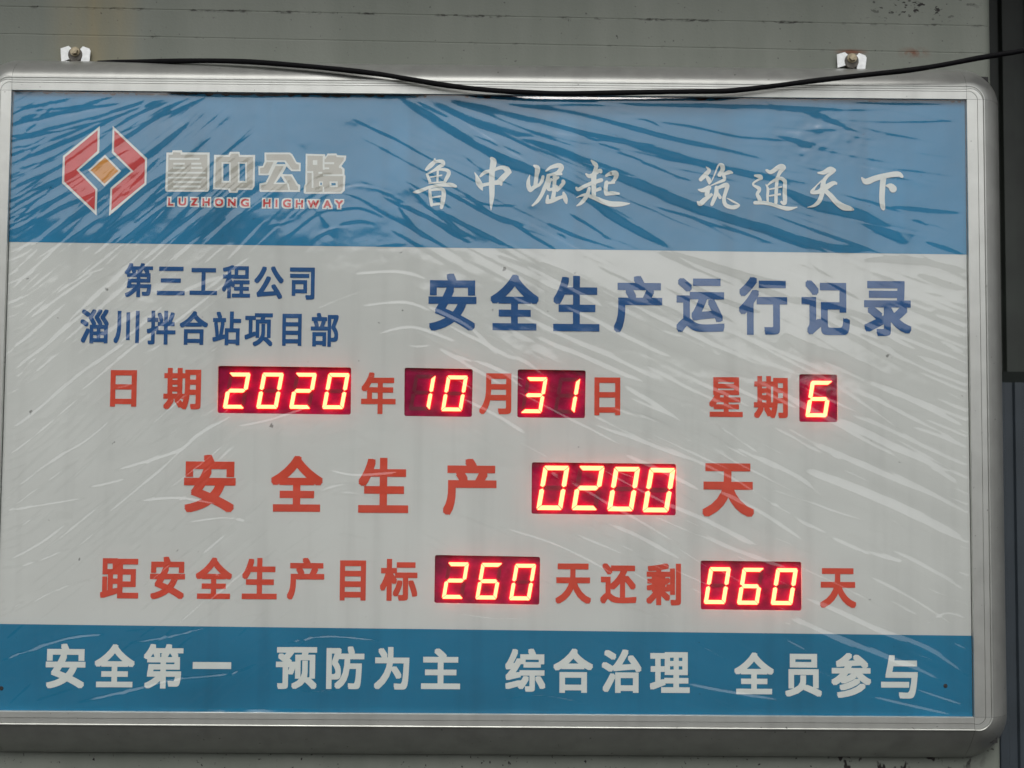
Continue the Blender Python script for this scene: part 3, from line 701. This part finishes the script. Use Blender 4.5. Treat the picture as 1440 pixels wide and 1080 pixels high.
    bright = [
     ([(1127,660),(1180,678),(1255,708),(1355,757)],17),([(1150,625),(1205,652),(1280,682),(1357,716)],10),([(1178,588),(1255,627),(1305,650),(1357,690)],13),([(1195,582),(1260,608),(1357,655)],7),([(1168,755),(1225,778),(1275,790)],8),
     ([(1250,772),(1300,795),(1360,832)],7),([(1225,538),(1290,565),(1355,600)],8),([(1218,808),(1280,840),(1345,882)],6),([(1125,838),(1180,860),(1240,888),(1305,912),(1367,955)],10),([(1100,865),(1167,892),(1230,917),(1290,940),(1332,962)],11),
     ([(1285,968),(1320,980),(1357,992)],5),([(1220,978),(1280,992),(1342,1006)],6),([(845,732),(900,755),(955,785)],6),([(930,705),(1000,735),(1070,770)],8),([(980,745),(1040,775),(1110,800)],7),([(1010,690),(1070,720),(1130,760)],6),
     ([(700,740),(780,765),(850,800),(880,822)],4),([(1060,640),(1120,670),(1160,700)],7),([(880,640),(930,662),(985,690)],6),([(1170,450),(1220,470),(1260,495)],6),([(650,560),(700,585),(740,610)],4),
     ([(8,695),(75,647),(120,620),(155,592)],5),([(10,642),(50,612),(117,555)],4),([(20,600),(60,570),(100,535)],4),([(160,662),(247,635),(280,610),(325,585)],6),([(125,685),(150,680),(177,673)],5),([(8,718),(60,710),(120,700)],4),([(10,790),(60,762),(95,735)],6),([(8,800),(50,790),(100,770)],4),
     ([(20,860),(80,830),(140,810)],4),([(0,930),(50,912),(100,897),(150,892)],7),([(45,987),(107,967)],4),([(105,989),(200,967),(250,955),(325,947),(372,928)],9),([(180,905),(240,895),(300,880)],4),([(400,905),(460,895),(540,902)],5),([(380,960),(430,972),(480,970)],4),
     ([(190,705),(250,700),(310,710)],5),([(260,735),(320,728),(360,738)],4),([(40,450),(80,420),(130,385)],4),([(20,520),(70,480),(130,430)],5),([(60,570),(120,520),(180,480)],5),([(330,600),(380,590),(440,570)],4),([(460,660),(500,668),(560,664)],4),([(500,385),(560,382),(600,392)],3),([(510,430),(570,425),(610,440)],3),([(530,470),(580,460),(640,480)],4),
     ([(640,500),(700,520),(735,545)],5),([(600,430),(660,460),(700,500)],4),([(960,960),(1020,972),(1100,985)],6),([(700,985),(760,978),(830,990)],3),([(320,820),(290,800),(260,812)],3),([(630,860),(700,870),(780,868)],3),([(1280,600),(1320,612),(1357,628)],4),([(1300,880),(1330,862),(1357,870)],4),
    ]
    for p, w in bright: streak(p, w*1.05, B, decay=3.2)
    rnd = random.Random(42)
    def ang(u, v):
        k = 1/(1+math.exp(-(u-520)/70))
        l = 38 + 8*math.sin(v/90) - (12 if v > 860 else 0); r_ = -24 - 6*math.sin(u/150+v/200)
        if v < 340 and u > 500: r_ = -20
        return l*(1-k)+r_*k
    for k in range(260):
        u, v = rnd.uniform(0, 1365), rnd.uniform(135, 1000)
        if 330 < u < 640 and rnd.random() < 0.55: continue
        L_ = rnd.uniform(14, 95); w = rnd.choice([2.5, 3, 3, 4, 5, 7]); a = R(ang(u, v)+rnd.gauss(0, 7)); bow = rnd.uniform(-.10, .10)*L_
        dx, dy = math.cos(a)*L_/2, -math.sin(a)*L_/2
        sgn = 1 if rnd.random() < (0.75 if v < 420 else 0.22) else -1
        streak([(u-dx, v-dy), (u, v+bow), (u+dx, v+dy)], w, sgn*rnd.uniform(.02, .085)*(1.5 if v < 345 else 1), taper=(.45, .45), decay=3.0)
    def flow(u, v):                                    # creases run out from two gathers on the top edge
        if u < 520: t_ = min(R(41), math.atan2(max(v-110, 5), max(330-u, 30))); L_ = (math.cos(t_), -math.sin(t_))
        if u > 440: q = min(R(27), math.atan2(max(v-122, 3), max(u-540, 40))); Rr = (math.cos(q), math.sin(q))
        if u <= 440: return L_
        if u >= 520: return Rr
        k = (u-440)/80; a_, b_ = L_[0]*(1-k)+Rr[0]*k, L_[1]*(1-k)+Rr[1]*k; n_ = math.hypot(a_, b_); return a_/n_, b_/n_
    def crease(u, v, length, w, slope, taper=(.4, .4)):
        pts = [(u, v)]; wob = rnd.gauss(0, .07); st_ = max(8, length/7)
        for sg in (1, -1):
            a_, b_ = u, v; lst = []
            for k in range(int(length/2/st_)):
                dx, dy = flow(a_, b_); dy += wob+rnd.gauss(0, .03); a_ += sg*dx*st_; b_ += sg*dy*st_
                if not (0 < a_ < 1366 and 136 < b_ < 1004): break
                lst.append((a_, b_))
            pts = pts+lst if sg == 1 else lst[::-1]+pts
        if len(pts) >= 3: streak(pts, w, slope, taper=taper, decay=4.0)
    for (u0, u1, v0, v1, n_, sgn_p, lo, hi, lmin, lmax) in (
            (16, 330, 138, 275, 70, .95, .05, .14, 50, 200), (16, 520, 262, 338, 50, .30, .05, .13, 50, 180), (560, 1350, 138, 350, 85, .9, .04, .13, 60, 260),
            (5, 330, 345, 560, 60, .45, .03, .10, 60, 220), (5, 330, 560, 880, 75, .06, .03, .12, 50, 240),
            (600, 1360, 355, 540, 70, .6, .03, .10, 60, 260), (780, 1362, 540, 885, 110, .10, .03, .12, 60, 260),
            (5, 420, 880, 1000, 26, .08, .04, .12, 50, 160), (1000, 1366, 890, 1005, 18, .08, .04, .12, 50, 160), (340, 800, 560, 880, 22, .25, .02, .05, 40, 120)):
        for k in range(n_):
            crease(rnd.uniform(u0, u1), rnd.uniform(v0, v1), rnd.uniform(lmin, lmax), rnd.choice([2.2, 2.6, 3, 3.5, 4.5, 6]),
                   (1 if rnd.random() < sgn_p else -1.5)*rnd.uniform(lo, hi))
    for v0 in np.arange(410, 860, 13.0):                # fine pleats gathered at the right rail
        u1 = 1358+ (v0-400)*.012; L_ = rnd.uniform(35, 100); vv = v0+rnd.uniform(-4, 4)
        streak([(u1-L_, vv-L_*.42), (u1-L_*.5, vv-L_*.2), (u1, vv)], rnd.choice([3, 4, 5]), -rnd.uniform(.05, .15), taper=(.7, .02))
    for v0 in np.arange(150, 880, 12.0):                # and at the left rail
        L_ = rnd.uniform(25, 80); vv = v0+rnd.uniform(-4, 4)
        sg = rnd.uniform(.04, .09) if v0 < 345 else -rnd.uniform(.03, .09)
        streak([(16-v0*.02, vv), (16+L_*.5, vv-L_*.3), (16+L_, vv-L_*.7)], rnd.choice([3, 3, 4]), sg, taper=(.02, .7))
    # slow sag and small crumple
    rg = np.random.RandomState(3)
    def fnoise(lx, lz):
        n = rg.randn(nz, nx); fx = np.fft.fftfreq(nx, X[1]-X[0])[None, :]; fz = np.fft.fftfreq(nz, Z[1]-Z[0])[:, None]
        q = np.fft.ifft2(np.fft.fft2(n)*np.exp(-((fx*lx)**2+(fz*lz)**2)*4)).real; return q/q.std()
    Hm = Hh*MM
    Hm = Hm+0.00075*fnoise(0.14, 0.09)+0.00011*fnoise(0.025, 0.018)+0.000016*fnoise(0.007, 0.006)
    patch = np.exp(-((U-1150)/70)**2-((Vv-195)/38)**2)
    Hm = Hm+0.00032*fnoise(0.012, 0.008)*patch
    Hm = np.clip(Hm, -0.0034, 0.0034)
    edge = np.minimum(np.minimum((XX+W2)/0.006, (W2-XX)/0.006), np.minimum((ZZ+H2)/0.006, (H2-ZZ)/0.006)); edge = np.clip(edge, 0, 1)
    Yv = -0.0045-Hm*(0.3+0.7*edge)
    V = np.stack([XX, Yv, ZZ], -1).reshape(-1, 3).astype(np.float32)
    jj, ii = np.meshgrid(np.arange(nz-1), np.arange(nx-1), indexing='ij'); a = (jj*nx+ii).ravel()
    Q = np.stack([a, a+1, a+nx+1, a+nx], 1).astype(np.int32)
    me = bpy.data.meshes.new('plastic_film'); me.vertices.add(len(V)); me.vertices.foreach_set('co', V.ravel())
    me.loops.add(Q.size); me.loops.foreach_set('vertex_index', Q.ravel())
    me.polygons.add(len(Q)); me.polygons.foreach_set('loop_start', np.arange(0, Q.size, 4, dtype=np.int32))
    me.polygons.foreach_set('loop_total', np.full(len(Q), 4, np.int32))
    me.update(calc_edges=True); me.validate()
    me.polygons.foreach_set('use_smooth', np.ones(len(Q), bool))
    o = child(link('plastic_film', me, M['film']))
    o['label'] = 'clear wrinkled plastic film stretched over the printed face'
build_film()

# ------------------------------------------------------------------ brackets the sign hangs from
def bracket(u, v, label, tilt):
    c = bp(u, v, YW)
    r_ = empty('hanging_bracket', label, 'bracket', (c[0], YW, c[2]), 'brackets along the top of the sign')
    r_.rotation_euler = (0, tilt, 0)
    s_ = 0.00118
    pl = MB()
    L_ = [(-21,5),(-10,9),(-5,5),(-8,-2),(-6,-9),(-19,-14),(-20,-6)]
    Rr = [(21,3),(20,-13),(8,-14),(9,-4),(6,4),(10,9),(19,6)]
    pl.poly([[(a*s_, b_*s_) for a, b_ in (L_+[(-14,-24),(14,-24)][::1])][:7]], -0.0075, 0.0015)
    o1 = pl.build('flap', M['bracket'], r_)
    pl = MB(); pl.poly([[(a*s_, b_*s_) for a, b_ in Rr]], -0.0075, 0.0015); pl.build('flap', M['bracket'], r_)
    st = MB(); st.poly([[(a*s_, b_*s_) for a, b_ in [(-19,-14),(19,-14),(17,-30),(-17,-30)]]], -0.0050, 0.0015); st.build('strap', M['washer'], r_)
    w_ = MB(); w_.cyl((0, -0.001, -0.004), 0.008, 0.0125, 0.0115, 28, ry=1.05); w_.build('washer', M['washer'], r_)
    h_ = MB(); h_.cyl((0, -0.009, 0.0005), 0.0018, 0.0082, 0.0078, 24); h_.cyl((0, -0.0108, 0.0005), 0.006, 0.0062, 0.0058, 6, ang=.3)
    h_.build('bolt_head', M['bolt'], r_)
bracket(108, 75.5, 'small bright white metal bracket with dull bolt at the top left of the sign', R(1))
bracket(1196, 84.5, 'small bright white metal bracket with brassy bolt under the rusty crease at right', R(3))

# ------------------------------------------------------------------ black cable
pts = [(138,89,.034),(170,87.5,.030),(215,86.5,.022),(250,86,.015),(300,85.5,.008),(360,87.5,.000),(435,93.5,-.008),(485,98.5,-.013),(535,104.5,-.016),(585,113,-.018),(635,121,-.019),(685,126.5,-.020),(740,130,-.020),(795,131.5,-.020),(870,130.5,-.020),(945,129,-.020),(1020,128,-.020),
       (1080,122,-.020),(1130,115.5,-.022),(1180,109.5,-.024),(1230,104,-.026),(1280,98.5,-.028),(1330,90.5,-.029),(1380,81,-.030),(1440,71,-.031),(1520,55,-.032),(1620,36,-.032)]
C = catmull([tuple(bp(u, v, y)) for u, v, y in pts], 4)
V, F = [], []; n = 14
for i, p in enumerate(C):
    t_ = C[min(i+1, len(C)-1)]-C[max(i-1, 0)]; t_ /= np.linalg.norm(t_)
    a = np.cross(t_, [0, 1, 0]); a /= np.linalg.norm(a); b_ = np.cross(t_, a)
    rr = 0.0042*(1+0.05*math.sin(i*.7))
    for k in range(n):
        q = 2*math.pi*k/n; V.append(p+rr*(a*math.cos(q)+b_*math.sin(q)))
for i in range(len(C)-1):
    for k in range(n): F.append((i*n+k, i*n+(k+1) % n, (i+1)*n+(k+1) % n, (i+1)*n+k))
o = mesh('power_cable', V, F, M['cable'], smooth=True)
tag(o, 'black cable sagging across the top rail of the signboard', 'cable')
